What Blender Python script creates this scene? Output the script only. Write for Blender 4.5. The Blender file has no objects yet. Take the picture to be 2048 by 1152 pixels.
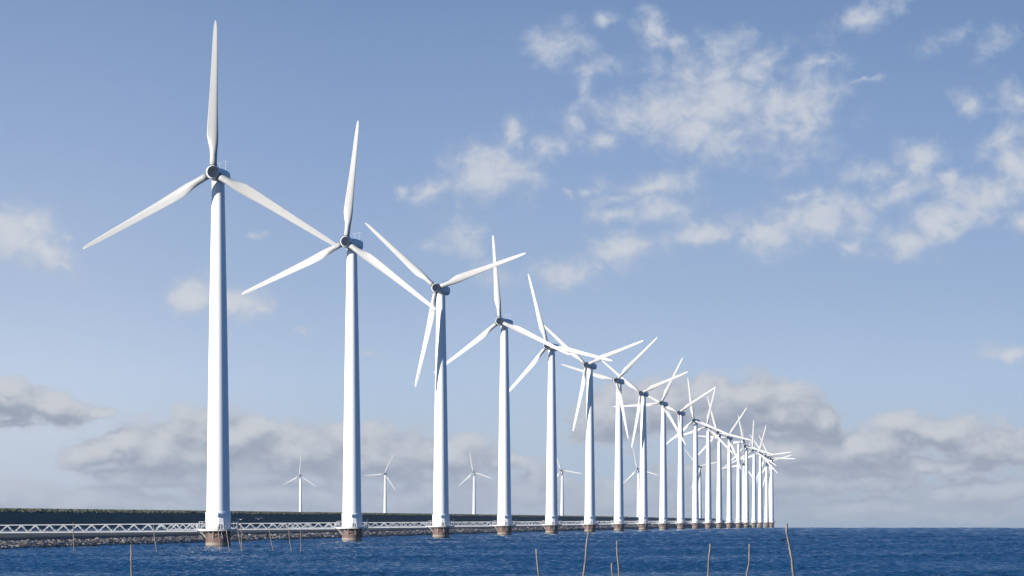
import bpy, bmesh, math, random
import numpy as np
from mathutils import Vector, Matrix

# ------------------------------------------------------------------ camera, sky, sun
scene = bpy.context.scene
COL = scene.collection
FPX = 12000.0            # focal length in pixels of a 2048-wide picture (a long tele lens)
EYE = 3.92               # eye height over the water, metres
Y0 = 1036.3              # picture row of the eye level
RE_W = 2.91e6            # bulge of the water (earth's curve plus wave crests)
RE_S = 6.4e6             # earth's curve for what stands on it

cam_data = bpy.data.cameras.new('camera')
cam_data.sensor_width = 36.0
cam_data.lens = 36.0 * FPX / 2048.0
cam_data.shift_y = (Y0 - 576.0) / 2048.0
cam_data.clip_start = 1.0
cam_data.clip_end = 60000.0
cam = bpy.data.objects.new('camera', cam_data)
COL.objects.link(cam)
cam.location = (0, 0, EYE)
cam.rotation_euler = (math.radians(90), 0, 0)
scene.camera = cam
scene.view_settings.view_transform = 'Standard'
scene.view_settings.look = 'None'
EXPO = 0.85
scene.view_settings.exposure = EXPO
scene.view_settings.gamma = 1.0
scene.cycles.use_denoising = True

SUN_AZ = 62.0            # degrees left of "straight back towards the camera"
SUN_EL = 14.0
sdir = Vector((-math.sin(math.radians(SUN_AZ)) * math.cos(math.radians(SUN_EL)),
               -math.cos(math.radians(SUN_AZ)) * math.cos(math.radians(SUN_EL)),
               math.sin(math.radians(SUN_EL))))
sun_data = bpy.data.lights.new('sun', 'SUN')
sun_data.energy = 5.0
sun_data.angle = math.radians(0.53)
sun_data.color = (1.0, 0.955, 0.89)
sun = bpy.data.objects.new('sun', sun_data)
COL.objects.link(sun)
sun.rotation_euler = sdir.to_track_quat('Z', 'Y').to_euler()
sun.location = (-300, -200, 200)

def lin(r, g, b):
    def f(c):
        c /= 255.0
        return c / 12.92 if c <= 0.04045 else ((c + 0.055) / 1.055) ** 2.4
    return (f(r), f(g), f(b), 1.0)

class NT:
    """short-hand for building node trees"""
    def __init__(self, tree):
        self.t = tree
    def n(self, typ, **kw):
        nd = self.t.nodes.new(typ)
        for k, v in kw.items():
            setattr(nd, k, v)
        return nd
    def l(self, a, b):
        self.t.links.new(a, b)
    def put(self, sock, v):
        if isinstance(v, bpy.types.NodeSocket):
            self.t.links.new(v, sock)
        else:
            sock.default_value = v
    def math(self, op, a, b=None, c=None, clamp=False):
        nd = self.n('ShaderNodeMath', operation=op, use_clamp=clamp)
        self.put(nd.inputs[0], a)
        if b is not None: self.put(nd.inputs[1], b)
        if c is not None: self.put(nd.inputs[2], c)
        return nd.outputs[0]
    def mix(self, f, a, b, blend='MIX'):
        nd = self.n('ShaderNodeMix', data_type='RGBA', blend_type=blend)
        self.put(nd.inputs[0], f); self.put(nd.inputs[6], a); self.put(nd.inputs[7], b)
        return nd.outputs[2]
    def smooth(self, v, lo, hi, a=0.0, b=1.0):
        nd = self.n('ShaderNodeMapRange', interpolation_type='SMOOTHSTEP')
        self.put(nd.inputs[0], v); self.put(nd.inputs[1], lo); self.put(nd.inputs[2], hi)
        self.put(nd.inputs[3], a); self.put(nd.inputs[4], b)
        return nd.outputs[0]
    def noise(self, vec, scale, detail=4.0, rough=0.5, dist=0.0):
        nd = self.n('ShaderNodeTexNoise')
        if vec is not None: self.put(nd.inputs['Vector'], vec)
        nd.inputs['Scale'].default_value = scale
        nd.inputs['Detail'].default_value = detail
        nd.inputs['Roughness'].default_value = rough
        nd.inputs['Distortion'].default_value = dist
        return nd.outputs['Fac']
    def ramp(self, f, stops):
        nd = self.n('ShaderNodeValToRGB')
        cr = nd.color_ramp
        while len(cr.elements) < len(stops): cr.elements.new(0.5)
        for e, (p, c) in zip(cr.elements, stops):
            e.position = p; e.color = c
        self.put(nd.inputs[0], f)
        return nd.outputs[0]

# clouds are listed by direction: (azimuth, elevation) in units of 1/12000 rad, written as picture columns / rows
HIGH = [  # cx, cy, rx, ry, tilt, strength
 (1440,190,130,75,0,1.0),(1330,222,115,42,8,1.1),(1400,265,110,50,-10,.95),(1560,225,110,85,0,.85),(1640,210,60,70,0,.75),(1300,52,40,26,-40,.9),(1345,82,55,24,-10,.85),
 (1440,105,70,40,30,.7),(1520,130,70,45,0,.62),(1380,140,60,40,0,.75),(1600,310,60,40,0,.55),(1480,300,70,35,0,.6),(1115,92,58,40,0,.9),(1190,135,48,22,20,.75),(1168,178,22,34,0,.6),(1212,40,20,15,0,.65),
 (1150,248,32,30,-30,.8),(1190,278,52,26,-20,.88),(985,345,85,58,15,1.05),(940,320,45,25,0,.85),(870,380,45,22,15,.9),(1028,262,26,36,0,.85),
 (1092,298,38,25,0,.9),(800,383,17,10,0,.85),(918,472,40,38,0,.95),(848,497,30,15,15,.72),(1300,372,100,24,5,.85),(1230,400,40,16,0,.7),
 (1335,415,65,34,0,.95),(1225,435,55,18,0,.85),(1180,385,24,12,0,.6),(1252,495,64,34,0,1.05),(1130,545,75,32,0,1.0),(1190,530,28,22,0,.9),
 (1400,470,90,26,5,.9),(1535,470,62,38,0,1.1),(1640,428,95,46,10,1.08),(1575,440,50,40,10,.95),(1710,450,45,42,0,.72),(1590,392,40,12,10,.8),
 (1690,492,34,14,-10,.85),(1820,480,60,32,10,1.05),(1890,440,80,40,20,1.15),(1960,400,80,44,22,1.15),(2045,345,50,52,20,1.15),(1838,320,42,34,0,1.05),
 (1800,388,75,24,15,.9),(1745,345,45,24,0,.8),(1900,360,32,18,0,.9),(1940,207,38,24,0,.85),(2000,280,60,28,20,.8),
 (2040,205,38,34,0,.85),(1640,120,42,18,10,.8),(1735,166,50,7,9,.75),(1740,32,85,26,28,.7),(1890,75,60,22,25,.5),
 (1990,90,45,30,40,.5),(30,470,66,44,0,1.5),(60,455,40,26,10,1.3),(85,505,62,28,-30,1.35),(125,530,30,14,-20,.95),(10,445,50,22,0,1.0),(132,468,22,12,0,.6),
 (385,590,42,28,0,1.35),(470,605,62,24,-4,1.3),(520,617,28,14,-10,.9),(510,471,20,7,0,.62),(612,668,26,12,-25,.62),(745,709,26,8,-10,.55),
 (1000,550,60,24,0,.75),(2015,708,48,20,0,1.05),(2040,440,24,22,0,.95),(1135,388,20,10,-30,.6),
]
LOW = [
 (255,880,60,22,10,1.05),(395,870,70,34,0,1.1),(690,880,70,30,0,1.05),(1390,790,60,26,0,1.05),(1500,795,60,24,0,1.05),
 (10,800,95,30,-10,1.35),(110,818,95,20,-12,1.2),(195,832,34,11,0,1.05),(0,770,30,12,0,.9),(30,846,70,10,0,.8),
 (200,905,75,26,8,1.05),(310,905,120,44,5,1.15),(440,890,110,50,0,1.15),(500,860,60,24,10,1.1),(600,905,130,42,0,1.15),(760,915,130,44,0,1.15),(900,915,110,34,-4,1.1),(1010,925,60,14,0,.85),
 (330,955,180,22,0,1.0),
 (150,1005,330,30,0,.9),(560,990,240,34,0,.85),(850,990,230,34,0,.85),(1080,985,100,26,0,.9),(1060,962,34,22,0,.95),(1250,1005,200,34,0,.8),
 (1230,835,90,44,0,1.1),(1330,815,100,42,6,1.1),(1440,815,120,44,0,1.2),(1560,825,100,42,-10,1.2),(1640,850,55,30,-10,1.1),(1560,900,150,40,0,1.15),(1720,905,130,38,0,1.15),(1840,925,60,16,0,1.0),(1530,960,220,34,0,1.05),(1740,925,110,30,-5,1.1),
 (1850,862,110,22,-5,1.05),(1960,890,100,34,-8,1.1),(2040,905,60,30,0,1.05),(1930,930,90,18,0,.9),(1740,965,100,18,0,.95),(1960,985,150,26,0,1.0),(1690,1012,300,16,0,.8),(1950,1025,220,14,0,.75),(1480,1015,200,22,0,.85),
]

def density_group(name, blobs, na):
    g = bpy.data.node_groups.new(name, 'ShaderNodeTree')
    g.interface.new_socket('P', in_out='INPUT', socket_type='NodeSocketVector')
    g.interface.new_socket('D', in_out='OUTPUT', socket_type='NodeSocketFloat')
    T = NT(g)
    gi = T.n('NodeGroupInput'); go = T.n('NodeGroupOutput')
    # a warp so that no outline stays an ellipse
    def warp(src, scale, amt, det):
        wn = T.n('ShaderNodeTexNoise'); T.l(src, wn.inputs['Vector'])
        wn.inputs['Scale'].default_value = scale; wn.inputs['Detail'].default_value = det; wn.inputs['Roughness'].default_value = .6
        sub = T.n('ShaderNodeVectorMath', operation='SUBTRACT'); T.l(wn.outputs['Color'], sub.inputs[0]); sub.inputs[1].default_value = (.5, .5, .5)
        mul = T.n('ShaderNodeVectorMath', operation='MULTIPLY'); T.l(sub.outputs[0], mul.inputs[0]); mul.inputs[1].default_value = (amt, amt * .7, 0)
        add = T.n('ShaderNodeVectorMath', operation='ADD'); T.l(src, add.inputs[0]); T.l(mul.outputs[0], add.inputs[1])
        return add.outputs[0]
    wp = warp(gi.outputs[0], 1 / na['wscale'], na['warp'], 5)
    acc = None
    for cx, cy, rx, ry, rot, s in blobs:
        m = T.n('ShaderNodeMapping', vector_type='TEXTURE')
        T.l(wp, m.inputs['Vector'])
        m.inputs['Location'].default_value = (cx, -cy, 0)
        m.inputs['Rotation'].default_value = (0, 0, math.radians(rot))
        m.inputs['Scale'].default_value = (rx * na['grow'], ry * na['grow'] * na['tall'], 1)
        gr = T.n('ShaderNodeTexGradient', gradient_type='QUADRATIC_SPHERE')
        T.l(m.outputs[0], gr.inputs[0])
        v = T.math('MULTIPLY', gr.outputs['Fac'], s)
        acc = v if acc is None else T.math('SMOOTH_MAX', acc, v, 0.10)
    acc = T.math('POWER', T.math('MAXIMUM', acc, 0.0), na['pow'])
    stretch = T.n('ShaderNodeMapping'); T.l(gi.outputs[0], stretch.inputs['Vector'])
    stretch.inputs['Scale'].default_value = na['stretch']
    nz = T.noise(stretch.outputs[0], na['scale'], na['detail'], na['rough'], na['dist'])
    d = T.math('MULTIPLY_ADD', T.math('SUBTRACT', nz, 0.5), T.math('MULTIPLY', T.smooth(acc, .05, .4), na['amp']), acc)
    T.l(d, go.inputs[0])
    return g

world = bpy.data.worlds.new('World')
scene.world = world
world.use_nodes = True
W = NT(world.node_tree)
world.node_tree.nodes.clear()
out = W.n('ShaderNodeOutputWorld')
tc = W.n('ShaderNodeTexCoord')
sep = W.n('ShaderNodeSeparateXYZ'); W.l(tc.outputs['Generated'], sep.inputs[0])
X, Y, Z = sep.outputs
# the high dome: physical sky
sky = W.n('ShaderNodeTexSky', sky_type='NISHITA')
sky.sun_disc = False
sky.sun_elevation = math.radians(SUN_EL)
sky.sun_rotation = math.atan2(sdir.x, sdir.y)
sky.air_density = 1.0; sky.dust_density = 0.3; sky.ozone_density = 3.0
skyc = W.mix(1.0, sky.outputs[0], (0.058, 0.122, 0.175, 1), 'MULTIPLY')
# the low air, 0..8 degrees over the horizon
el = W.math('ARCSINE', Z)
elp = W.math('MULTIPLY', el, 1.0 / 0.30, clamp=True)
k = 1.0 / (12000 * 0.30)
low = W.ramp(elp, [(0.0, lin(176,188,205)), (70*k, lin(186,198,213)), (170*k, lin(190,204,221)), (280*k, lin(186,203,227)),
                   (460*k, lin(167,187,217)), (740*k, lin(145,169,207)), (1036*k, lin(124,151,192)), (2000*k, lin(92,130,182)), (1.0, lin(70,114,176))])
base = W.mix(W.smooth(el, 0.20, 0.50), low, skyc)
az = W.math('DIVIDE', X, W.math('MAXIMUM', W.math('ABSOLUTE', Y), 0.001))
front0 = W.smooth(Y, 0.7, 0.95)
# the air is brightest towards the left, on the sun's side
side = W.math('MULTIPLY_ADD', W.math('MAXIMUM', W.math('MINIMUM', az, .1), 0.0), -.65, W.smooth(az, -.088, -.020, 1.06, .915))
side = W.math('ADD', 1.0, W.math('MULTIPLY', W.math('SUBTRACT', side, 1.0), front0))
sidec = W.n('ShaderNodeCombineColor')
for ch, am in ((0, 1.2), (1, .75), (2, .4)):
    W.l(W.math('MULTIPLY_ADD', W.math('SUBTRACT', side, 1.0), am, 1.0), sidec.inputs[ch])
base = W.mix(1.0, base, sidec.outputs[0], 'MULTIPLY')
ev = W.math('DIVIDE', Z, W.math('MAXIMUM', W.math('ABSOLUTE', Y), 0.001))
u = W.math('MULTIPLY_ADD', az, 12000.0, 1024.0)
v = W.math('MULTIPLY_ADD', ev, 12000.0, -Y0)
P = W.n('ShaderNodeCombineXYZ'); W.l(u, P.inputs[0]); W.l(v, P.inputs[1])
def shifted(dx, dy):
    a = W.n('ShaderNodeVectorMath', operation='ADD'); W.l(P.outputs[0], a.inputs[0]); a.inputs[1].default_value = (dx, dy, 0)
    return a.outputs[0]
gh = density_group('high_cloud', HIGH, dict(tall=1.05, grow=2.5, pow=.62, wscale=75, warp=80, stretch=(1, 1.15, 1), scale=1/55.0, detail=10, rough=.59, dist=.35, amp=1.3))
gl = density_group('low_cloud', LOW, dict(tall=1.35, grow=2.15, pow=.6, wscale=75, warp=70, stretch=(.7, 1.1, 1), scale=1/55.0, detail=9, rough=.56, dist=.2, amp=1.0))
def dens(g, vec):
    nd = W.n('ShaderNodeGroup'); nd.node_tree = g; W.put(nd.inputs[0], vec); return nd.outputs[0]
front = W.smooth(Y, 0.05, 0.3)
dl = dens(gl, P.outputs[0]); dl2 = dens(gl, shifted(-16, 30))
ml = W.math('MULTIPLY', W.smooth(dl, 0.30, 0.62, 0, .95), front)
rel = W.math('SUBTRACT', dl, dl2)
lightness = W.smooth(rel, -0.30, 0.50)
soft = W.noise(P.outputs[0], 1 / 150.0, 5, .5)
lightness = W.math('MAXIMUM', lightness, W.smooth(soft, .52, .74, 0, .6))
lightness = W.math('MAXIMUM', lightness, W.smooth(dl, .38, .74, .65, 0.0))
rows = W.smooth(v, -1025.0, -900.0)        # farther (lower) clouds are paler and bluer
dark = W.mix(rows, lin(163,174,191), lin(150,160,177))
lite = W.mix(rows, lin(183,192,205), lin(202,205,212))
lowc = W.mix(lightness, dark, lite)
hz = W.math('MULTIPLY', W.smooth(W.math('MULTIPLY_ADD', W.math('SUBTRACT', soft, .5), 130.0, v), -985.0, -1020.0, 0, .6), front)
c1 = W.mix(ml, W.mix(hz, base, W.mix(W.smooth(u, 900, 1700), lin(178,186,201), lin(159,171,188))), lowc)
dh = dens(gh, P.outputs[0])
mh = W.math('MULTIPLY', W.smooth(dh, 0.24, 0.95, 0, .86), front)
hic = W.mix(W.smooth(dh, .45, 1.2), lin(183,194,212), lin(210,213,220))
c2 = W.mix(mh, c1, hic)
bg = W.n('ShaderNodeBackground'); W.l(c2, bg.inputs[0]); bg.inputs[1].default_value = 2.0 ** -EXPO
W.l(bg.outputs[0], out.inputs[0])
world.cycles.sampling_method = 'MANUAL'
world.cycles.sample_map_resolution = 256

# ------------------------------------------------------------------ materials
def new_mat(name):
    m = bpy.data.materials.new(name); m.use_nodes = True
    T = NT(m.node_tree)
    b = m.node_tree.nodes['Principled BSDF']
    return m, T, b
def objco(T):
    return T.n('ShaderNodeTexCoord').outputs['Object']
def mapped(T, vec, scale):
    m = T.n('ShaderNodeMapping'); T.l(vec, m.inputs['Vector']); m.inputs['Scale'].default_value = scale
    return m.outputs[0]
def bump(T, b, h, strength, dist):
    n = T.n('ShaderNodeBump'); T.put(n.inputs['Height'], h)
    n.inputs['Strength'].default_value = strength; n.inputs['Distance'].default_value = dist
    T.l(n.outputs[0], b.inputs['Normal'])

def mat_paint(name, col, grime, rough=.38, streak=(1.5, 1.5, .08), amount=.35):
    m, T, b = new_mat(name)
    o = objco(T)
    f = T.noise(mapped(T, o, streak), 1.0, 6, .6)
    f2 = T.noise(o, .35, 3, .5)
    f = T.math('MULTIPLY', T.smooth(f, .5, .85), T.smooth(f2, .3, .7))
    T.l(T.mix(T.math('MULTIPLY', f, amount), col, grime), b.inputs['Base Color'])
    T.put(b.inputs['Roughness'], T.math('MULTIPLY_ADD', f2, .2, rough - .1))
    return m
M_TOWER = mat_paint('tower_paint', (.80, .80, .79, 1), (.55, .53, .49, 1))
M_BLADE = mat_paint('blade_gelcoat', (.36, .357, .345, 1), (.20, .19, .175, 1), .45, (1.2, 1.2, .5), .55)
M_NAC = mat_paint('nacelle_shell', (.62, .63, .63, 1), (.36, .36, .35, 1), .45, (1, 1, .3), .5)
M_HUBSHADE = mat_paint('hub_inside_shade', (.22, .245, .285, 1), (.14, .15, .17, 1), .7, (1, 1, 1), .5)  # shade of the hub's front is put into this dark blue-grey
M_STEEL = mat_paint('galvanised_steel', (.44, .45, .46, 1), (.28, .26, .24, 1), .5, (2, 2, 2), .5)
M_RAIL = mat_paint('railing_steel', (.42, .43, .45, 1), (.25, .24, .23, 1), .5, (2, 2, 2), .4)
M_DARK = mat_paint('dark_seal_and_gap', (.05, .055, .06, 1), (.1, .1, .1, 1), .7)  # blade root seals, also the painted dark of the door step gaps
M_DECK = mat_paint('deck_concrete', (.50, .49, .46, 1), (.33, .31, .28, 1), .7, (2, 2, 1), .6)

def mat_pile():
    m, T, b = new_mat('rusty_pile')
    o = objco(T); s = T.n('ShaderNodeSeparateXYZ'); T.l(o, s.inputs[0])
    n1 = T.noise(mapped(T, o, (1.4, 1.4, .35)), 1.2, 6, .6)
    n2 = T.noise(o, 3.0, 4, .6)
    col = T.ramp(n1, [(.25, (.062, .034, .028, 1)), (.5, (.120, .072, .058, 1)), (.75, (.17, .112, .092, 1))])
    zz = T.math('MULTIPLY_ADD', T.math('SUBTRACT', n2, .5), .35, s.outputs[2])
    tide = T.math('MULTIPLY', T.smooth(zz, .62, .45), T.smooth(zz, .05, .2))
    col = T.mix(T.math('MULTIPLY', tide, .85), col, (.23, .205, .165, 1))
    col = T.mix(T.smooth(zz, .2, .06), col, (.09, .075, .055, 1))
    T.l(col, b.inputs['Base Color']); b.inputs['Roughness'].default_value = .75
    bump(T, b, n2, .5, .05)
    return m
M_PILE = mat_pile()

def mat_water():
    m, T, b = new_mat('sea_water')
    o = objco(T)
    big = T.noise(mapped(T, o, (.012, .005, 1)), 1.0, 4, .55)
    col = T.ramp(big, [(.3, (.004, .040, .100, 1)), (.7, (.006, .054, .128, 1))])
    T.l(col, b.inputs['Base Color'])
    b.inputs['Roughness'].default_value = .05
    b.inputs['IOR'].default_value = 1.333
    b.inputs['Specular IOR Level'].default_value = .34       # seen through a polarising filter
    r1 = T.noise(mapped(T, o, (.55, 1.2, 1)), 1.0, 7, .66, .4)
    bump(T, b, r1, 1.0, .5)
    return m
M_WATER = mat_water()

def mat_grass():
    m, T, b = new_mat('dike_grass')
    o = objco(T)
    n1 = T.noise(mapped(T, o, (.16, .05, .6)), 1.0, 5, .6)
    n2 = T.noise(mapped(T, o, (2.5, 1.2, 3)), 1.0, 4, .65)
    c = T.mix(T.smooth(n1, .35, .7), (.014, .040, .030, 1), (.032, .062, .038, 1))
    c = T.mix(T.math('MULTIPLY', T.smooth(n2, .55, .8), .4), c, (.10, .10, .06, 1))
    T.l(c, b.inputs['Base Color']); b.inputs['Roughness'].default_value = .9
    bump(T, b, n2, .9, .25)
    return m
M_GRASS = mat_grass()
def mat_blades():
    m, T, b = new_mat('grass_tuft_blades')
    o = objco(T)
    n1 = T.noise(mapped(T, o, (.5, .12, 1)), 1.0, 4, .6)
    T.l(T.ramp(n1, [(.3, (.045, .06, .04, 1)), (.55, (.09, .09, .062, 1)), (.75, (.16, .15, .115, 1))]), b.inputs['Base Color'])
    b.inputs['Roughness'].default_value = .85
    return m
M_TUFT = mat_blades()
def mat_asphalt():
    m, T, b = new_mat('mossy_asphalt')
    o = objco(T)
    n1 = T.noise(mapped(T, o, (.25, .055, 1.0)), 1.0, 5, .6)
    n2 = T.noise(mapped(T, o, (1.5, .5, 2)), 1.0, 4, .65)
    c = T.mix(T.smooth(n1, .4, .65), (.015, .017, .021, 1), (.052, .041, .033, 1))
    c = T.mix(T.math('MULTIPLY', T.smooth(n2, .5, .75), .6), c, (.075, .085, .05, 1))
    T.l(c, b.inputs['Base Color']); b.inputs['Roughness'].default_value = .9
    bump(T, b, n2, .6, .1)
    return m
M_ASPH = mat_asphalt()
def mat_road():
    m, T, b = new_mat('berm_road')
    o = objco(T)
    n1 = T.noise(mapped(T, o, (.8, .1, 1.0)), 1.0, 5, .6)
    T.l(T.ramp(n1, [(.3, (.16, .15, .14, 1)), (.7, (.30, .28, .26, 1))]), b.inputs['Base Color'])
    b.inputs['Roughness'].default_value = .9
    return m
M_ROAD = mat_road()
def mat_rock():
    m, T, b = new_mat('weathered_rock')
    o = objco(T)
    info = T.n('ShaderNodeObjectInfo')
    at = T.n('ShaderNodeAttribute'); at.attribute_name = 'tone'
    tone = T.math('FRACT', T.math('ADD', info.outputs['Random'], at.outputs['Fac']))
    n1 = T.noise(o, 5.0, 5, .65)
    c = T.ramp(tone, [(.0, (.05, .045, .042, 1)), (.4, (.115, .095, .082, 1)), (.75, (.19, .165, .15, 1)), (1.0, (.34, .315, .29, 1))])
    c = T.mix(T.smooth(n1, .5, .8, 0, .45), c, (.09, .08, .065, 1))
    T.l(c, b.inputs['Base Color']); b.inputs['Roughness'].default_value = .85
    bump(T, b, n1, .6, .05)
    return m
M_ROCK = mat_rock()
def mat_wood():
    m, T, b = new_mat('weathered_wood')
    o = objco(T)
    n1 = T.noise(mapped(T, o, (9, 9, 1.1)), 1.0, 5, .6)
    n2 = T.noise(mapped(T, o, (1, 1, 1.6)), 1.0, 3, .6)
    c = T.ramp(n1, [(.3, (.085, .066, .055, 1)), (.55, (.20, .165, .14, 1)), (.75, (.34, .30, .265, 1))])
    c = T.mix(T.smooth(n2, .5, .7, 0, .6), c, (.08, .065, .055, 1))
    T.l(c, b.inputs['Base Color']); b.inputs['Roughness'].default_value = .85
    bump(T, b, n1, .6, .02)
    return m
M_WOOD = mat_wood()
def mat_plain(name, c, r=.6):
    m, T, b = new_mat(name)
    n = T.noise(objco(T), 6.0, 4, .6)
    T.l(T.mix(n, c, tuple(x * .75 for x in c[:3]) + (1,)), b.inputs['Base Color']); b.inputs['Roughness'].default_value = r
    return m
M_GULL = mat_plain('gull_feathers', (.72, .72, .72, 1)); M_GULLG = mat_plain('gull_grey', (.35, .36, .38, 1))

# ------------------------------------------------------------------ mesh helpers
class MB:
    def __init__(self): self.v = []; self.f = []; self.smooth = []
    def add(self, vs, fs, sm=False):
        o = len(self.v); self.v += [tuple(p) for p in vs]; self.f += [tuple(i + o for i in q) for q in fs]; self.smooth += [sm] * len(fs)
    def bar(self, a, b, r, n=6, r2=None, sm=None, caps=True):
        a = Vector(a); b = Vector(b); d = (b - a).normalized()
        up = Vector((0, 0, 1)) if abs(d.z) < .95 else Vector((1, 0, 0))
        s = d.cross(up).normalized(); t = s.cross(d)
        r2 = r if r2 is None else r2
        vs = []
        for p, rr in ((a, r), (b, r2)):
            for i in range(n):
                an = 2 * math.pi * (i + .5) / n
                vs.append(p + s * math.cos(an) * rr + t * math.sin(an) * rr)
        fs = [(i, (i + 1) % n, n + (i + 1) % n, n + i) for i in range(n)]
        if caps: fs += [tuple(range(n))[::-1], tuple(range(n, 2 * n))]
        self.add(vs, fs, n >= 8 if sm is None else sm)
    def box(self, lo, hi, M=None):
        x0, y0, z0 = lo; x1, y1, z1 = hi
        vs = [Vector(p) for p in ((x0,y0,z0),(x1,y0,z0),(x1,y1,z0),(x0,y1,z0),(x0,y0,z1),(x1,y0,z1),(x1,y1,z1),(x0,y1,z1))]
        if M: vs = [M @ p for p in vs]
        self.add(vs, [(3,2,1,0),(4,5,6,7),(0,1,5,4),(1,2,6,5),(2,3,7,6),(3,0,4,7)])
    def lathe(self, prof, n=32, M=None, sm=True, close=True):
        vs = []
        for r, z in prof:
            for i in range(n):
                a = 2 * math.pi * i / n
                p = Vector((r * math.cos(a), r * math.sin(a), z)); vs.append(M @ p if M else p)
        fs = []
        for j in range(len(prof) - 1):
            for i in range(n):
                fs.append((j * n + i, j * n + (i + 1) % n, (j + 1) * n + (i + 1) % n, (j + 1) * n + i))
        self.add(vs, fs, sm)
        if close:
            o = len(self.v) - len(vs)
            self.f.append(tuple(range(o + n - 1, o - 1, -1))); self.smooth.append(False)
            m = o + (len(prof) - 1) * n
            self.f.append(tuple(range(m, m + n))); self.smooth.append(False)
    def loft(self, rings, sm=True, cap=True):
        n = len(rings[0]); vs = [p for r in rings for p in r]; fs = []
        for j in range(len(rings) - 1):
            for i in range(n):
                fs.append((j * n + i, j * n + (i + 1) % n, (j + 1) * n + (i + 1) % n, (j + 1) * n + i))
        if cap:
            fs.append(tuple(range(n))[::-1]); m = (len(rings) - 1) * n; fs.append(tuple(range(m, m + n)))
        self.add(vs, fs, sm)
    def mesh(self, name):
        me = bpy.data.meshes.new(name); me.from_pydata(self.v, [], self.f); me.update()
        me.polygons.foreach_set('use_smooth', self.smooth)
        return me
    def build(self, name, mat, parent=None, M=None):
        me = self.mesh(name); me.materials.append(mat)
        o = bpy.data.objects.new(name, me); COL.objects.link(o)
        if parent: o.parent = parent
        if M is not None: o.matrix_local = M
        return o
def sharp(o, deg=35):
    o.data.set_sharp_from_angle(angle=math.radians(deg))
    return o
def tag(o, label=None, cat=None, group=None, kind=None):
    if label: o['label'] = label
    if cat: o['category'] = cat
    if group: o['group'] = group
    if kind: o['kind'] = kind
    return o
def empty(name, loc, rz=0.0):
    o = bpy.data.objects.new(name, None); COL.objects.link(o)
    o.empty_display_size = 1.0; o.location = loc; o.rotation_euler = (0, 0, rz)
    return o
def drop(d, re=RE_S): return d * d / (2 * re)
def grid_mesh(name, V, nu, nv, mat):
    """V: array (nu*nv,3), nu rows by nv columns"""
    me = bpy.data.meshes.new(name)
    me.vertices.add(len(V)); me.vertices.foreach_set('co', V.astype(np.float32).ravel())
    i = np.arange((nu - 1) * nv).reshape(nu - 1, nv)[:, :nv - 1].ravel()
    q = np.stack([i, i + 1, i + nv + 1, i + nv], 1).astype(np.int32)
    me.loops.add(q.size); me.loops.foreach_set('vertex_index', q.ravel())
    me.polygons.add(len(q)); me.polygons.foreach_set('loop_start', np.arange(0, q.size, 4, dtype=np.int32))
    me.polygons.foreach_set('use_smooth', np.ones(len(q), bool))
    me.update(calc_edges=True); me.materials.append(mat)
    o = bpy.data.objects.new(name, me); COL.objects.link(o)
    return o

# ------------------------------------------------------------------ where the turbines stand
HUB = 52.57
def dist_for_hub(y):
    d = 845.0
    for _ in range(40):
        d = FPX * (HUB - EYE - drop(d)) / (Y0 - y)
    return d
ROW = [  # tower column, hub row, yaw seen, blade angle
 (436.5,347,15,89.6),(704,485,22,84.8),(882,577,21,139.1),(1009,643,25,96),(1103.5,692,27,107.5),(1180,730,26,140),
 (1238,761,21,44.2),(1287,786.5,23,22),(1327,806.5,21.5,63.5),(1362,825.5,22,32.5),(1391.5,841,22,99.3),(1417,853.6,22,77.3),
 (1438.8,865.3,22,107.7),(1459,875.5,22,56.2),(1477.6,884,-86,30),(1493.2,892.6,22,104.3),(1508.5,901,22,89.2),(1521,907,22,75.9),
 (1533.7,912.5,22,8.2),(1543.6,917,22,118.8)]
BACK = [(601,951.5,16,87.6),(770.5,947.6,16,65),(948.5,944.5,18,102),(1124.5,941,20,111.6),(1277,938.3,19,104),(1400,933,20,11.6),(1487.8,928.7,22,70),(1540.5,924.8,22,16.3)]
# ------------------------------------------------------------------ turbine prototype
def blade_mesh():
    mb = MB(); rings = []; n = 28
    st = [(0.95,.5,1,0,0),(1.6,.5,1,0,0),(2.5,.5,1,0,2),(3.3,.56,.86,.03,11),(4.2,.70,.60,.10,13),(5.2,.80,.42,.20,13),(6.5,.76,.34,.22,11),
          (8.5,.67,.28,.21,8.5),(11,.575,.24,.18,6),(14,.485,.21,.14,4),(17,.405,.19,.10,2.2),(19.2,.335,.18,.07,1),(20.6,.25,.17,.05,.4),(21.2,.16,.17,.06,0),(21.48,.06,.17,.08,0)]
    for r, hc, th, off, tw in st:
        ring = []; ct, s_ = math.cos(math.radians(tw)), math.sin(math.radians(tw))
        air = min(1.0, max(0.0, (1 - th) / .5))
        for i in range(n):
            a = 2 * math.pi * i / n
            x = hc * math.cos(a)
            y = hc * th * math.sin(a) * (1 + air * .45 * math.cos(a) - air * .25)     # thicker near the nose (+x), thin tail
            x -= off * 1.0
            if air > 0: y += air * .06 * hc * (1 - (x / max(hc, .01)) ** 2)
            bend = -.0012 * r * r
            ring.append(Vector((x * ct - y * s_, x * s_ + y * ct + bend, r)))
        rings.append(ring)
    mb.loft(rings)
    return mb
def tower_mesh():
    mb = MB(); zs = np.linspace(4.86, 51.25, 24)
    prof = [(1.65 + (.89 - 1.65) * t + .05 * math.sin(math.pi * t), 4.86 + 46.39 * t) for t in np.linspace(0, 1, 24)]
    mb.lathe(prof, 56)
    for z in (20.3, 35.6):                                # flange joints of the tower sections
        t = (z - 4.86) / 46.39; r = 1.65 + (.89 - 1.65) * t + .05 * math.sin(math.pi * t)
        mb.lathe([(r, z - .05), (r + .012, z - .04), (r + .012, z + .04), (r - .003, z + .05)], 56, close=False)
    return mb
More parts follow.
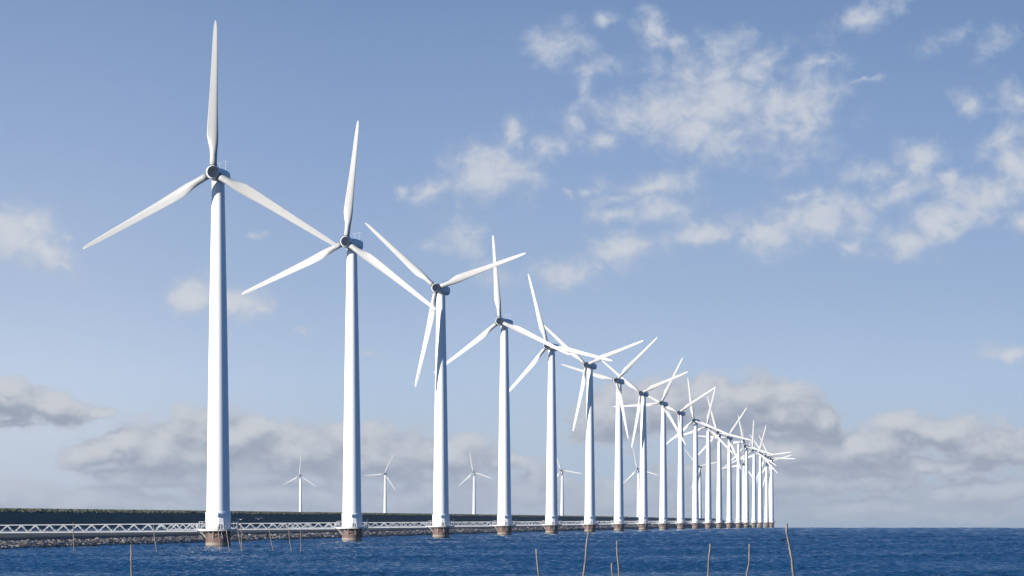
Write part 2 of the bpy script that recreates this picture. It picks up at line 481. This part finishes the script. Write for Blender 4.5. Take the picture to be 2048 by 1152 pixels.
def nacelle_mesh():
    mb = MB(); rings = []
    for y, w, h, zc in ((-1.55,.72,.72,0),(-1.45,.86,.84,0),(-.8,1.02,.95,0),(.3,1.12,1.0,0),(1.8,1.14,1.0,.0),(2.7,1.05,.95,.02),(3.2,.86,.82,.05),(3.45,.55,.55,.07)):
        ring = []
        for i in range(24):
            a = 2 * math.pi * i / 24; c, s = math.cos(a), math.sin(a)
            p = 2 / 2.9
            ring.append(Vector((w * math.copysign(abs(c) ** p, c), y, zc + h * math.copysign(abs(s) ** p, s))))
        rings.append(ring[::-1])
    mb.loft(rings)
    return mb
def hub_mesh():
    """a cast drum with an open front; the opening sits a little to one side"""
    mb = MB(); rings = []; n = 40
    prof = [(-1.25,.70,0),(-1.15,.92,0),(-.6,1.0,0),(-.1,1.02,0),(.25,1.0,0),(.48,.96,.04),(.66,.90,.09),(.78,.84,.155),(.80,.825,.165)]  # opening shaped and shifted so the hub's front stays in shade
    for y, r, ox in prof:
        rings.append([Vector((ox + r * math.cos(2*math.pi*i/n), -y, r * math.sin(2*math.pi*i/n))) for i in range(n)])
    mb.loft(rings, cap=False)
    return mb
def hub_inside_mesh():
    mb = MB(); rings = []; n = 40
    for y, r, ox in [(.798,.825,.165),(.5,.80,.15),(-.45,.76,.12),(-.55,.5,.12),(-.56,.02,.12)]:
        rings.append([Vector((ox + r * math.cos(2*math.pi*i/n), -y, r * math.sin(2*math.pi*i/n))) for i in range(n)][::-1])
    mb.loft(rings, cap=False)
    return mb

D_DECK = 2.43
def make_turbine(name, detail):
    root = empty(name, (0, 0, 0))
    f = MB(); f.lathe([(1.78,-9),(1.78,0),(1.76,1.2),(1.75,2.16)], 48); f.build('foundation', M_PILE, root)
    t = MB(); t.lathe([(1.79,D_DECK),(1.79,4.80),(1.72,4.86)], 56); tb = None
    tower = tower_mesh().build('tower', M_TOWER, root); sharp(tower, 40)
    tb = t.build('tower_base', M_TOWER, tower); sharp(tb, 40)
    p = MB(); p.lathe([(1.70,2.16),(2.85,2.16),(2.85,D_DECK),(1.70,D_DECK)], 40, close=False)
    deck = p.build('platform', M_DECK, root); sharp(deck, 40)
    rl = MB()
    nr = 20
    pts = [(2.80 * math.cos(2 * math.pi * i / nr), 2.80 * math.sin(2 * math.pi * i / nr)) for i in range(nr)]
    for i, (x, y) in enumerate(pts):
        if x < -2.6 and abs(y) < .7: continue
        rl.bar((x, y, D_DECK), (x, y, D_DECK + 1.05), .028, 5)
    for z in (.38, .72, 1.05):
        for i in range(nr):
            a, b = pts[i], pts[(i + 1) % nr]
            if a[0] < -2.6 and b[0] < -2.6: continue
            rl.bar((*a, D_DECK + z), (*b, D_DECK + z), .024, 5)
    rl.build('railing', M_RAIL, deck)
    for i in range(8):
        a = 2 * math.pi * (i + .5) / 8
        s = MB()
        for da in (-.17, .17):
            s.bar((1.74 * math.cos(a), 1.74 * math.sin(a), 1.12), (2.66 * math.cos(a + da), 2.66 * math.sin(a + da), 2.18), .055, 6)
        s.build('brace', M_DECK, deck)
    if detail:
        vh = MB()
        Mv = Matrix.Translation((0, -1.73, 4.42)) @ Matrix.Rotation(math.radians(90), 4, 'X')
        vh.lathe([(.30,0),(.31,.22),(.26,.36),(.12,.44),(.02,.45)], 24, Mv)
        vh.build('vent_hood', M_TOWER, tower)
        dr = MB()
        Md = Matrix.Rotation(math.radians(14), 4, 'Z')
        dr.box((-.42,-1.90,D_DECK+.62), (.42,-1.72,D_DECK+.74), Md)
        for x in (-.40, -.06, .28): dr.box((x,-1.88,D_DECK), (x+.12,-1.76,D_DECK+.615), Md)
        dr.box((-.30,-1.83,D_DECK+.745), (.36,-1.71,D_DECK+2.0), Md)
        door = dr.build('door', M_TOWER, tower)
        dk = MB()
        for x in (-.265, .075): dk.box((x,-1.80,D_DECK+.02), (x+.19,-1.755,D_DECK+.60), Md)  # dark panels between the legs stand in for the shaded gaps
        dk.build('door_step_gap_shade', M_DARK, door)
        mp = MB(); mp.bar((2.78,.1,D_DECK), (2.78,.1,D_DECK+1.35), .10, 10); mp.bar((2.78,.1,D_DECK+1.35), (2.78,.1,D_DECK+1.5), .13, 10)
        mp.build('marker_post', M_STEEL, deck)
    nac = nacelle_mesh().build('nacelle', M_NAC, root)
    if detail:
        yb = MB(); yb.lathe([(.89,51.2),(.93,51.25),(.93,51.45)], 32); yb.build('yaw_ring', M_NAC, tower)
        for x, y, hgt in ((-.35,2.1,1.15),(.45,2.3,1.35)):
            w = MB(); w.bar((x,y,.9), (x,y,.9+hgt), .03, 6); w.bar((x-.3,y,.9+hgt), (x+.3,y,.9+hgt), .025, 6)
            w.bar((x-.3,y,.9+hgt), (x-.3,y,.9+hgt+.12), .05, 6)
            w.build('weather_mast', M_STEEL, nac)
    hub = hub_mesh().build('hub', M_NAC, root)
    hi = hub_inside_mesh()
    hi.build('hub_opening', M_HUBSHADE, hub)
    bm = blade_mesh().mesh('blade'); bm.materials.append(M_BLADE)
    for i in range(3):
        b = bpy.data.objects.new('blade', bm); COL.objects.link(b); b.parent = root
        if detail:
            rg = MB(); rg.lathe([(.40,.90),(.53,.91),(.53,1.04),(.49,1.05)], 24, close=False)
            rg.build('root_seal', M_DARK, b)
            rg = MB(); rg.lathe([(.502,2.27),(.509,2.28),(.509,2.34),(.502,2.35)], 24, close=False)
            rg.build('joint_ring', M_RAIL, b)
    return root
def kids(o): return [c for c in bpy.data.objects if c.parent == o]
def copy_tree(o, parent=None, ch=None):
    c = o.copy(); COL.objects.link(c); c.parent = parent
    for k_ in ch[o]: copy_tree(k_, c, ch)
    return c
def pose(root, yaw, ang):
    """turn nacelle, hub and blades into the wind"""
    A = Matrix.Rotation(math.radians(-yaw), 4, 'Z')
    tilt = Matrix.Rotation(math.radians(-4), 4, 'X')
    Mn = Matrix.Translation((0, 0, 52.30)) @ A @ tilt
    Mh = Mn @ Matrix.Translation((0, -2.78, .08))
    i = 0
    for c in root.children:
        nm = c.name.split('.')[0]
        if nm == 'nacelle': c.matrix_local = Mn
        elif nm == 'hub': c.matrix_local = Mh
        elif nm == 'blade':
            c.matrix_local = Mh @ Matrix.Rotation(math.radians(90 - ang - 120 * i), 4, 'Y'); i += 1

LBL = [
 'nearest, tallest white wind turbine, one blade straight up',
 'second tallest white turbine, its left blade crossed by the tallest turbine\'s tip',
 'white turbine third from the left, Y-posed blades, blade shadow down its tower',
 'fourth tall turbine, its upright blade crossing a blade of the turbine before it',
 'fifth tall turbine from the left, upper blade leaning left, lower blade behind a tower',
 'sixth tall turbine from the left, Y-posed blades, lower blade beside a shaded tower top',
 'seventh tall turbine from the left, one blade to upper right, one nearly level left',
 'eighth tall turbine from the left, Y-posed blades with its tower top in blade shadow',
 'ninth tall turbine from the left, upper blade leaning right, one level left blade',
 'tenth tall turbine from the left, blade tip touching a neighbouring tip at upper right',
 'eleventh tall turbine from the left, one thin blade almost upright, before the dike\'s far end',
 'twelfth turbine from the left, steep blade meeting the tip of the turbine on its left',
 'thirteenth turbine in the row, upper blade leaning left and long blade sloping right',
 'fourteenth turbine in the row, one blade leaning far right over a level left blade',
 'only turbine in the row turned sideways, its pale nacelle seen in full length',
 'distant row turbine just right of the sideways one, short steep blade leaning left',
 'distant row turbine with one blade exactly upright, right of a left-leaning blade',
 'distant row turbine third from the right end, upper blade leaning slightly right',
 'distant row turbine last but one on the right, long blade level to the right',
 'farthest row turbine at the right end, its brown base next to open water',
]
LBLB = [
 'small far turbine between the two nearest towers, one blade straight up',
 'small far turbine just right of the second tower, blade leaning right',
 'small far turbine left of the fourth tower, upper blade leaning slightly left',
 'small far turbine half hidden right of the fifth tower, long blade to the right',
 'small far turbine close beside the eighth tower, upper blade leaning left',
 'small far turbine right of the eleventh tower, its tower mostly in shade',
 'thin far turbine squeezed between the sideways turbine and its right neighbour',
 'thin far turbine between the last two towers at the right end of the row',
]
PROTO = make_turbine('wind_turbine', True)
PROTO_S = make_turbine('wind_turbine', False)
def kid_map(root):
    ch = {}
    def rec(o):
        ch[o] = list(o.children)
        for c in ch[o]: rec(c)
    rec(root); return ch
KM, KMS = kid_map(PROTO), kid_map(PROTO_S)
SITES = []
for i, (px, hy, yaw, ang) in enumerate(ROW):
    d = dist_for_hub(hy); x = (px - 1024) / FPX * d
    SITES.append((x, d))
    r = PROTO if i == 0 else copy_tree(PROTO, None, KM)
    r.location = (x, d, -drop(d))
    los = math.degrees(math.atan2(x, d))
    pose(r, yaw + los if yaw > 0 else yaw, ang)
    tag(r, LBL[i], 'wind turbine', 'white wind turbines standing in the water along the dike')
FAR = []
for i, (px, hy, yaw, ang) in enumerate(BACK):
    d = dist_for_hub(hy); x = (px - 1024) / FPX * d
    FAR.append((x, d))
    r = PROTO_S if i == 0 else copy_tree(PROTO_S, None, KMS)
    r.location = (x, d, -drop(d))
    pose(r, yaw + math.degrees(math.atan2(x, d)), ang)
    tag(r, LBLB[i], 'wind turbine', 'small far wind turbines behind the dike')
print('sites', [(round(a, 1), round(b)) for a, b in SITES]); print('far', [(round(a, 1), round(b)) for a, b in FAR])

# ------------------------------------------------------------------ the line of the row, and everything laid out beside it
X1, D1 = SITES[0]
SL = (SITES[12][0] - X1) / (SITES[12][1] - D1)
ctrl = [(X1 + SL * (d - D1), d) for d in (60, 400, 845, 1300, 1800, 2300, 2800, 3300, 3800, 4300)]
ctrl += [(210, 4750), (205, 5080), (178, 5350), (118, 5640), (45, 5860), (-45, 6080), (-140, 6330), (-240, 6600), (-420, 7050), (-900, 8200)]
ctrl = np.array(ctrl)
def chain(c, n=6):
    ptsl = []
    for i in range(len(c) - 1):
        p0 = c[max(i - 1, 0)]; p1 = c[i]; p2 = c[i + 1]; p3 = c[min(i + 2, len(c) - 1)]
        for t in np.linspace(0, 1, n, endpoint=False):
            m1 = (p2 - p0) / 2; m2 = (p3 - p1) / 2
            ptsl.append((2*t**3-3*t**2+1)*p1 + (t**3-2*t**2+t)*m1 + (-2*t**3+3*t**2)*p2 + (t**3-t**2)*m2)
    ptsl.append(c[-1]); return np.array(ptsl)
path = chain(ctrl)
seg = np.r_[0, np.cumsum(np.hypot(*np.diff(path, axis=0).T))]
def along(s):
    x = np.interp(s, seg, path[:, 0]); y = np.interp(s, seg, path[:, 1])
    x2 = np.interp(s + 5, seg, path[:, 0]); y2 = np.interp(s + 5, seg, path[:, 1])
    x1 = np.interp(s - 5, seg, path[:, 0]); y1 = np.interp(s - 5, seg, path[:, 1])
    tx, ty = x2 - x1, y2 - y1; L = np.hypot(tx, ty)
    return x, y, tx / L, ty / L
def strip(name, offs, mat, svals, jit=0.0, seed=0):
    """a long sheet: offs = [(distance left of the row, height)]"""
    rng = np.random.default_rng(seed)
    x, y, tx, ty = along(svals)
    nu, nv = len(svals), len(offs)
    V = np.zeros((nu, nv, 3))
    for j, (o, z) in enumerate(offs):
        px = x - ty * o; py = y + tx * o
        V[:, j, 0] = px; V[:, j, 1] = py
        jj = 0 if j in (0, nv - 1) else jit
        V[:, j, 2] = z - drop(np.hypot(px, py)) + rng.normal(0, 1, nu) * jj
    ob = grid_mesh(name, V.reshape(-1, 3), nu, nv, mat)
    return ob
s_near = np.arange(250, 2600, 1.5); s_far = np.arange(2600, seg[-1] - 10, 12.0)
SV = np.r_[np.arange(0, 250, 10.0), s_near, s_far]
TOE, ROCK1, ASPH1, ROADE = 20.0, 22.9, 32.4, 38.0
tag(strip('bank_bed', [(TOE - 6, -8.0), (TOE, -.15), (TOE + 1.4, .24), (ROCK1, .56)], M_ASPH, SV), kind='structure')
tag(strip('asphalt_slope', [(ROCK1, .56), (23.5, .86), (24.5, 1.30), (27, 1.56), (30, 1.68), (ASPH1, 1.76)], M_ASPH, SV, .02, 1), kind='structure')
tag(strip('berm_path', [(ASPH1, 1.76), (33.2, 2.14), (35, 2.22), (ROADE, 2.36)], M_ROAD, SV, .012, 2), kind='structure')
grass_prof = [(ROADE, 2.36), (38.6, 2.52)] + [(38.6 + .8 * i, 2.52 + .345 * i) for i in range(1, 8)] + [(45.0, 5.12), (45.8, 5.28), (46.8, 5.37), (48.5, 5.40), (51, 5.3), (58, 3.2), (70, 0.0), (500, 0.0)]
tag(strip('dike', grass_prof, M_GRASS, SV, .05, 3), kind='structure')

# grass tufts that fray the dike's crest and upper slope
rng = np.random.default_rng(5)
def tuft_field(n, s0, s1):
    mv = []; mf = []
    s = s0 * (s1 / s0) ** rng.random(n)
    o = 44.1 + 3.6 * rng.random(n) ** .7
    x, y, tx, ty = along(s)
    zz = np.interp(o, [p[0] for p in grass_prof], [p[1] for p in grass_prof])
    px = x - ty * o; py = y + tx * o; pz = zz - drop(np.hypot(px, py)) - .03
    for i in range(n):
        hgt = rng.uniform(.08, .30) * (1.0 if o[i] > 44 else .8); w = rng.uniform(.10, .3)
        for b in range(3):
            a = rng.uniform(0, math.pi); cx, cy = math.cos(a) * w, math.sin(a) * w
            lx, ly = rng.normal(0, .12), rng.normal(0, .12)
            k0 = len(mv)
            ox, oy = rng.normal(0, .1, 2)
            mv.extend([(px[i]+ox-cx, py[i]+oy-cy, pz[i]), (px[i]+ox+cx, py[i]+oy+cy, pz[i]), (px[i]+ox+lx+cx*.4, py[i]+oy+ly+cy*.4, pz[i]+hgt), (px[i]+ox+lx-cx*.6, py[i]+oy+ly-cy*.6, pz[i]+hgt*rng.uniform(.6,1))])
            mf.append((k0, k0+1, k0+2, k0+3))
    me = bpy.data.meshes.new('grass'); me.from_pydata(mv, [], mf); me.materials.append(M_TUFT)
    ob = bpy.data.objects.new('grass', me); COL.objects.link(ob)
    return ob
tag(tuft_field(20000, 780, 3200), 'rough dry grass along the upper slope and crest of the dike', 'grass', kind='stuff')

# ------------------------------------------------------------------ stone bank
def rock_shape(seed):
    r = random.Random(seed); bm = bmesh.new(); bmesh.ops.create_icosphere(bm, subdivisions=2, radius=1.0)
    pl = [(Vector((r.gauss(0,1), r.gauss(0,1), r.gauss(0,1))).normalized(), r.uniform(.55, .85)) for _ in range(9)]
    sc = Vector((r.uniform(.8, 1.3), r.uniform(.8, 1.2), r.uniform(.6, .9)))
    for v in bm.verts:
        p = v.co.copy()
        for n, dd in pl:
            e = p.dot(n) - dd
            if e > 0: p -= n * e
        v.co = Vector((p.x * sc.x, p.y * sc.y, p.z * sc.z)) + Vector((r.gauss(0,.03), r.gauss(0,.03), r.gauss(0,.03)))
    me = bpy.data.meshes.new('boulder'); bm.to_mesh(me); bm.free(); me.materials.append(M_ROCK)
    return me
RS = [rock_shape(i) for i in range(10)]
RSV = [np.array([v.co[:] for v in m.vertices]) for m in RS]
RSF = [np.array([p.vertices[:] for p in m.polygons]) for m in RS]
rr = random.Random(11)
rocks = []          # s, offset, height, size
s = 40.0
S1 = float(np.interp(D1, path[:, 1], seg))
s = S1 - 75
while s < S1 + 2300:
    far = max(0.0, (s - S1 - 60) / 900.0)
    size0 = .26 * (1 + .55 * min(far, 2.0))
    for o in np.arange(TOE - .5, ROCK1 + .2, size0 * 1.55):
        oo = o + rr.uniform(-.2, .2)
        z = float(np.interp(oo, [TOE - 6, TOE, TOE + 1.4, ROCK1, 24.5, ASPH1], [-8, -.15, .24, .56, 1.3, 1.76]))
        rocks.append((s + rr.uniform(-.25, .25) * size0 / .26, oo, z + rr.uniform(0, .24), size0 * rr.choice((.7, .85, 1, 1, 1.15, 1.3, 1.5))))
    s += size0 * 1.75
def rock_place(q):
    x, y, tx, ty = along(q[0]); px, py = x - ty * q[1], y + tx * q[1]
    return float(px), float(py), q[2] - drop(math.hypot(px, py))
scored = []
for q in rocks:
    px, py, pz = rock_place(q); col = 1024 + FPX * px / py
    vis = -8 < col < 408 and py < 1100
    scored.append((q[3] / py if vis else 0, q, (px, py, pz)))
scored.sort(key=lambda a: -a[0])
for sc_, q, p in scored[:300]:
    o = bpy.data.objects.new('boulder', RS[rr.randrange(10)]); COL.objects.link(o)
    o.location = p; o.rotation_euler = (rr.uniform(-.5, .5), rr.uniform(-.5, .5), rr.uniform(0, 6.28)); o.scale = (q[3],) * 3
    tag(o, 'rough grey brown boulder in the stone bank left of the nearest turbine', 'boulder', 'boulders of the stone bank')
VV = []; FF = []; TN = []; off = 0
for sc_, q, p in scored[300:]:
    kx = rr.randrange(10); a = rr.uniform(0, 6.28); b = rr.uniform(-.5, .5)
    R = np.array((Matrix.Rotation(a, 3, 'Z') @ Matrix.Rotation(b, 3, 'X')))
    VV.append(RSV[kx] @ R.T * q[3] + np.array(p)); FF.append(RSF[kx] + off); off += len(RSV[kx]); TN.append(np.full(len(RSV[kx]), rr.random()))
VV = np.concatenate(VV); FF = np.concatenate(FF); TN = np.concatenate(TN)
me = bpy.data.meshes.new('stones')
me.vertices.add(len(VV)); me.vertices.foreach_set('co', VV.astype(np.float32).ravel())
me.loops.add(FF.size); me.loops.foreach_set('vertex_index', FF.astype(np.int32).ravel())
me.polygons.add(len(FF)); me.polygons.foreach_set('loop_start', np.arange(0, FF.size, 3, dtype=np.int32))
me.update(calc_edges=True)
at = me.attributes.new('tone', 'FLOAT', 'POINT'); at.data.foreach_set('value', TN.astype(np.float32))
me.materials.append(M_ROCK)
o = bpy.data.objects.new('stones', me); COL.objects.link(o)
tag(o, 'long bank of loose grey brown stones along the foot of the dike', 'stones', kind='stuff')
print('rocks', len(rocks), len(VV))

# ------------------------------------------------------------------ footbridges from dike to turbines
def make_bridge():
    root = empty('footbridge', (0, 0, 0))          # local +x runs from platform towards the dike
    L0, L1 = 2.95, 36.95; W_ = .62; zb, zt = 2.14, 3.20; bay = 2.0
    sag = lambda x: -.008 * (x - L0)
    for s_ in (-1, 1):
        m = MB(); y = s_ * W_
        for z, r in ((zb, .068), (zt, .058)):
            m.box((0,-r,-r), (1,r,r), Matrix(((L1-L0,0,0,L0),(0,1,0,y),(-.008*(L1-L0),0,1,z),(0,0,0,1))))
        nb = int(round((L1 - L0) / bay))
        for i in range(nb):
            xa = L0 + i * bay; xm = xa + bay / 2; xb = xa + bay
            m.bar((xa+.06,y,zb+.07+sag(xa)), (xm,y,zt-.06+sag(xm)), .05, 5); m.bar((xm,y,zt-.06+sag(xm)), (xb-.06,y,zb+.07+sag(xb)), .05, 5)
        m.box((L0-.02,y-.06,zb-.1), (L0+.1,y+.06,zt+.06)); m.box((L1-.1,y-.06,zb-.1+sag(L1)), (L1+.02,y+.06,zt+.06+sag(L1)))
        m.build('truss', M_STEEL, root)
    dk = MB()
    dk.box((0,-1,-.02), (1,1,.02), Matrix(((L1-L0-.3,0,0,L0+.15),(0,W_-.09,0,0),(-.008*(L1-L0),0,1,zb+.14),(0,0,0,1))))
    dk.build('walkway', M_STEEL, root)
    return root
BP = make_bridge(); KB = kid_map(BP)
names = ['nearest', 'second', 'third', 'fourth', 'fifth', 'sixth', 'seventh', 'eighth', 'ninth', 'tenth', 'eleventh', 'twelfth', 'thirteenth']
for i in range(13):
    x, d = SITES[i]
    sv = float(np.interp(d, path[:60, 1], seg[:60])); _, _, tx, ty = along(sv)
    b = BP if i == 0 else copy_tree(BP, None, KB)
    b.location = (x, d, -drop(d)); b.rotation_euler = (0, 0, math.atan2(tx, -ty))
    lab = 'long grey truss footbridge running out of the picture at the left from the nearest turbine' if i == 0 else \
          'grey truss footbridge ending on the left side of the %s turbine of the row' % names[i]
    tag(b, lab, 'footbridge', 'truss footbridges between dike and turbines')

# ------------------------------------------------------------------ poles in the water
def at(px, py, d):
    return Vector(((px - 1024) / FPX * d, d, EYE + (Y0 - py) / FPX * d))
def pole(pts2, d, r, label, seed, r_top=None):
    r_ = random.Random(seed)
    p = [at(a, b, d) for a, b in pts2]
    base = p[-1].copy(); dirn = (p[-1] - p[-2]).normalized()
    p.append(base + dirn * 1.2)
    fine = []
    for i in range(len(p) - 1):
        p0 = p[max(i-1,0)]; p1 = p[i]; p2 = p[i+1]; p3 = p[min(i+2,len(p)-1)]
        nseg = max(3, int((p2 - p1).length / .18))
        for t in np.linspace(0, 1, nseg, endpoint=False):
            t = float(t)
            fine.append(p1 * (2*t**3-3*t**2+1) + (p2-p0) * .5 * (t**3-2*t**2+t) + p2 * (-2*t**3+3*t**2) + (p3-p1) * .5 * (t**3-t**2))
    fine.append(p[-1])
    rings = []; n = 10
    for i, q in enumerate(fine):
        rad = r * (1 + .10 * r_.uniform(-1, 1)) * (.86 + .14 * i / len(fine))
        wob = Vector((r_.gauss(0, .008), r_.gauss(0, .008), 0))
        rings.append([q - base + wob + Vector((math.cos(2*math.pi*j/n) * rad * r_.uniform(.93, 1.07), math.sin(2*math.pi*j/n) * rad, (.012 if i == 0 and j % 3 == 0 else 0))) for j in range(n)])
    m = MB(); m.loft([x[::-1] for x in rings])
    o = m.build('fishing_pole', M_WOOD); o.location = base
    tag(o, label, 'pole', 'thin wooden poles standing in the water')
DF = 366.0
wl = lambda d: Y0 + FPX * (EYE + drop(d, RE_W)) / d
yb = wl(DF)
pole([(262.3,1089),(262.6,1120),(263.2,yb)], DF, .062, 'lone bare pole in the foreground left of the nearest turbine', 1)
pole([(1072.6,1098.5),(1074.4,1122),(1077.3,1152),(1078.5,yb)], DF, .058, 'foreground pole leaning left, below the fifth turbine of the row', 2)
pole([(1177.3,1049),(1176.8,1065),(1174.2,1080),(1171,1118),(1167,1152),(1165.5,yb)], DF, .062, 'tall crooked foreground pole overlapping the base of the sixth turbine', 3)
pole([(1223.4,1127),(1223.8,1138),(1225.2,1152),(1226,yb)], DF, .055, 'shortest foreground pole, close left of a taller one', 4)
pole([(1234,1082),(1234.3,1105),(1237,1130),(1238.2,1152),(1239,yb)], DF, .058, 'foreground pole standing right beside the shortest one', 5)
pole([(1420.7,1087.5),(1420.5,1098),(1418.2,1115),(1416.2,1152),(1415.5,yb)], DF, .062, 'foreground pole leaning right, left of a pole with a kink near its foot', 6)
pole([(1498.6,1088),(1498.6,1115),(1497.6,1130),(1494.3,1143),(1493,1152),(1492,yb)], DF, .058, 'foreground pole with a kink near its foot, below the end of the row', 7)
pole([(1574,1047.5),(1573.5,1062),(1576.5,1082),(1581.5,1105),(1584.4,1126),(1586.6,1152),(1587.5,yb)], DF, .072, 'tallest bent foreground pole rising over the horizon, right of the whole row', 8)
DB = 722.0; yb2 = wl(DB)
pole([(146.4,1045.5),(146.8,1070),(147.6,1090),(148,yb2)], DB, .056, 'thin far pole standing before the left footbridge and stone bank', 21)
pole([(307,1050),(308.5,1070),(311,1088),(313,yb2)], DB, .056, 'thin far pole leaning left before the stone bank, left of the nearest turbine', 22)
pole([(436,1053),(437.5,1070),(439.5,1085),(440.5,yb2)], DB, .060, 'thin pole in front of the sunlit side of the nearest turbine\'s brown base', 23)
pole([(452,1051),(454,1070),(456.5,1085),(459,yb2)], DB, .060, 'thin pole in front of the shaded side of the nearest turbine\'s brown base', 24)
pole([(474.5,1051.5),(478,1075),(481,1090),(483.6,yb2)], DB, .056, 'leaning thin pole crossing another one just right of the nearest turbine', 25)
pole([(481.8,1051.5),(483,1070),(483,1085),(484.6,yb2)], DB, .056, 'upright thin pole crossed by a leaning one just right of the nearest turbine', 26)
pole([(538.4,1058.5),(541,1075),(544,1090),(546.8,yb2)], DB, .058, 'leaning thin pole alone in mid gap between the two nearest turbines', 27)
pole([(577.2,1057.5),(578.8,1075),(581.2,1092),(583,yb2)], DB, .058, 'slightly leaning thin pole, left one of a pair before the second turbine', 28)
pole([(601,1060.3),(601.4,1080),(601.7,yb2)], DB, .056, 'upright thin pole, right one of a pair before the second turbine', 29)

# ------------------------------------------------------------------ gulls over the footbridge
def gull(px, py, d, rz, flap, label):
    root = empty('gull', at(px, py, d), rz)
    b = MB(); b.loft([[Vector((r*math.cos(2*math.pi*i/8), y, r*.9*math.sin(2*math.pi*i/8)+z)) for i in range(8)][::-1] for y, r, z in ((-.24,.012,0),(-.20,.04,.01),(-.14,.045,.01),(-.05,.07,0),(.06,.065,0),(.15,.035,.005),(.24,.02,.01))])
    b.build('body', M_GULL, root)
    for s_ in (-1, 1):
        w = MB()
        w.loft([[Vector((s_*x, y0, z+.012)), Vector((s_*x, y1, z)), Vector((s_*x, y0+.01, z-.008))] for x, y0, y1, z in ((.04,-.09,.08,.02),(.28,-.13,.06,.02+flap*.16),(.52,-.07,.05,.02+flap*.15),(.68,.04,.06,.02+flap*.08))], sm=False)
        w.build('wing', M_GULLG, root)
gl_ = None
def gull_tag(o, lab): tag(o, lab, 'bird', 'gulls over the footbridge')
for args, lab in (((481,1039.2,800,.5,.6,''), 'small pale gull just right of the nearest turbine above the marker post'), ((517.8,1038.8,805,-.6,1.2,''), 'small pale gull before the dark dike between the two nearest turbines')):
    gull(*args)
    gull_tag([q for q in COL.objects if q.name.startswith('gull')][-1], lab)

# ------------------------------------------------------------------ the water
def water():
    fine = np.linspace(-math.radians(5.5), math.radians(5.5), 760)
    wide = np.radians(np.r_[np.linspace(5.8, 12, 40), np.linspace(13, 180, 60)])
    th = np.r_[-wide[::-1], fine, wide]
    r = [2.0]
    while r[-1] < 350: r.append(r[-1] * 1.035 + .2)
    while r[-1] < 1500: r.append(r[-1] * (1 + .00070))
    while r[-1] < 5600: r.append(r[-1] * (1 + .0010))
    while r[-1] < 9000: r.append(r[-1] * 1.06)
    r = np.array(r)
    Rr, Th = np.meshgrid(r, th, indexing='ij')
    x = Rr * np.sin(Th); y = Rr * np.cos(Th); z = -Rr ** 2 / (2 * RE_W)
    dr = np.gradient(r)[:, None] * np.ones_like(Th); dt = np.gradient(th)[None, :] * Rr
    cell = np.maximum(dr * .75, dt)
    rg = np.random.default_rng(3)
    w0 = math.radians(76)                                  # waves run away and to the right
    near = (np.abs(Th) < math.radians(12)) & (Rr > 330) & (Rr < 6500)
    xs, ys, cs, rs = x[near], y[near], cell[near], Rr[near]
    acc = np.zeros_like(xs); slope2 = np.zeros_like(xs); var = np.zeros_like(xs)
    N = 60
    for i in range(N):
        lam = .55 * (34.0 / .55) ** (i / (N - 1.0)) * rg.uniform(.92, 1.08)
        a = w0 + rg.normal(0, .42); kx, ky = 2*math.pi/lam*math.cos(a), 2*math.pi/lam*math.sin(a)
        amp = .0165 * lam ** .30
        ph = rg.uniform(0, 6.28)
        top = 2.7 * np.maximum(rs / 500.0, 1.0) ** 1.05       # only what the mesh can carry; longer swell counts farther out
        wgt = np.clip((lam / cs - 2.0) / 1.2, 0, 1) * np.exp(-(lam / top) ** 3)
        sel = wgt > .01
        if not sel.any(): continue
        arg = kx * xs[sel] + ky * ys[sel] + ph
        slope2[sel] += (wgt[sel] * amp * 2 * math.pi / lam) ** 2 / 2; var[sel] += (wgt[sel] * amp) ** 2 / 2
        acc[sel] += wgt[sel] * amp * (np.sin(arg) + .25 * np.cos(2 * arg))
    gain = np.clip(.275 / np.sqrt(np.maximum(slope2, 1e-9)), .6, 2.6)     # the same steepness near and far
    gust = np.ones_like(xs)
    for q in range(9):
        lx, ly, p0 = rg.uniform(18, 70), rg.uniform(60, 260), rg.uniform(0, 6.28)
        gust += .11 * np.sin(2*math.pi*(xs/lx*rg.choice((-1, 1)) + ys/ly) + p0)
    gain = gain * np.clip(gust, .55, 1.5)
    z[near] += gain * acc - 1.2 * gain * np.sqrt(var)
    print('slope gain', [(int(q), round(float(gain[np.argmin(np.abs(rs - q))]), 2), round(float((gain * np.sqrt(var))[np.argmin(np.abs(rs - q))]), 3)) for q in (400, 800, 1600, 3000, 4500)])
    V = np.stack([x, y, z], -1).reshape(-1, 3)
    o = grid_mesh('water', V, len(r), len(th), M_WATER)
    print('water', V.shape)
    return o
tag(water(), kind='structure')

# ------------------------------------------------------------------ a little sea haze
def haze(density):
    m = bpy.data.materials.new('sea_haze'); m.use_nodes = True
    nt = m.node_tree; nt.nodes.clear()
    o = nt.nodes.new('ShaderNodeOutputMaterial'); v = nt.nodes.new('ShaderNodeVolumePrincipled')
    v.inputs['Color'].default_value = (.80, .87, .96, 1); v.inputs['Density'].default_value = density; v.inputs['Anisotropy'].default_value = .25
    nt.links.new(v.outputs[0], o.inputs['Volume'])
    b = MB(); b.box((-9800, -9800, -18), (9800, 9800, 79))
    return b.build('haze', m)
tag(haze(2.4e-5), kind='stuff')
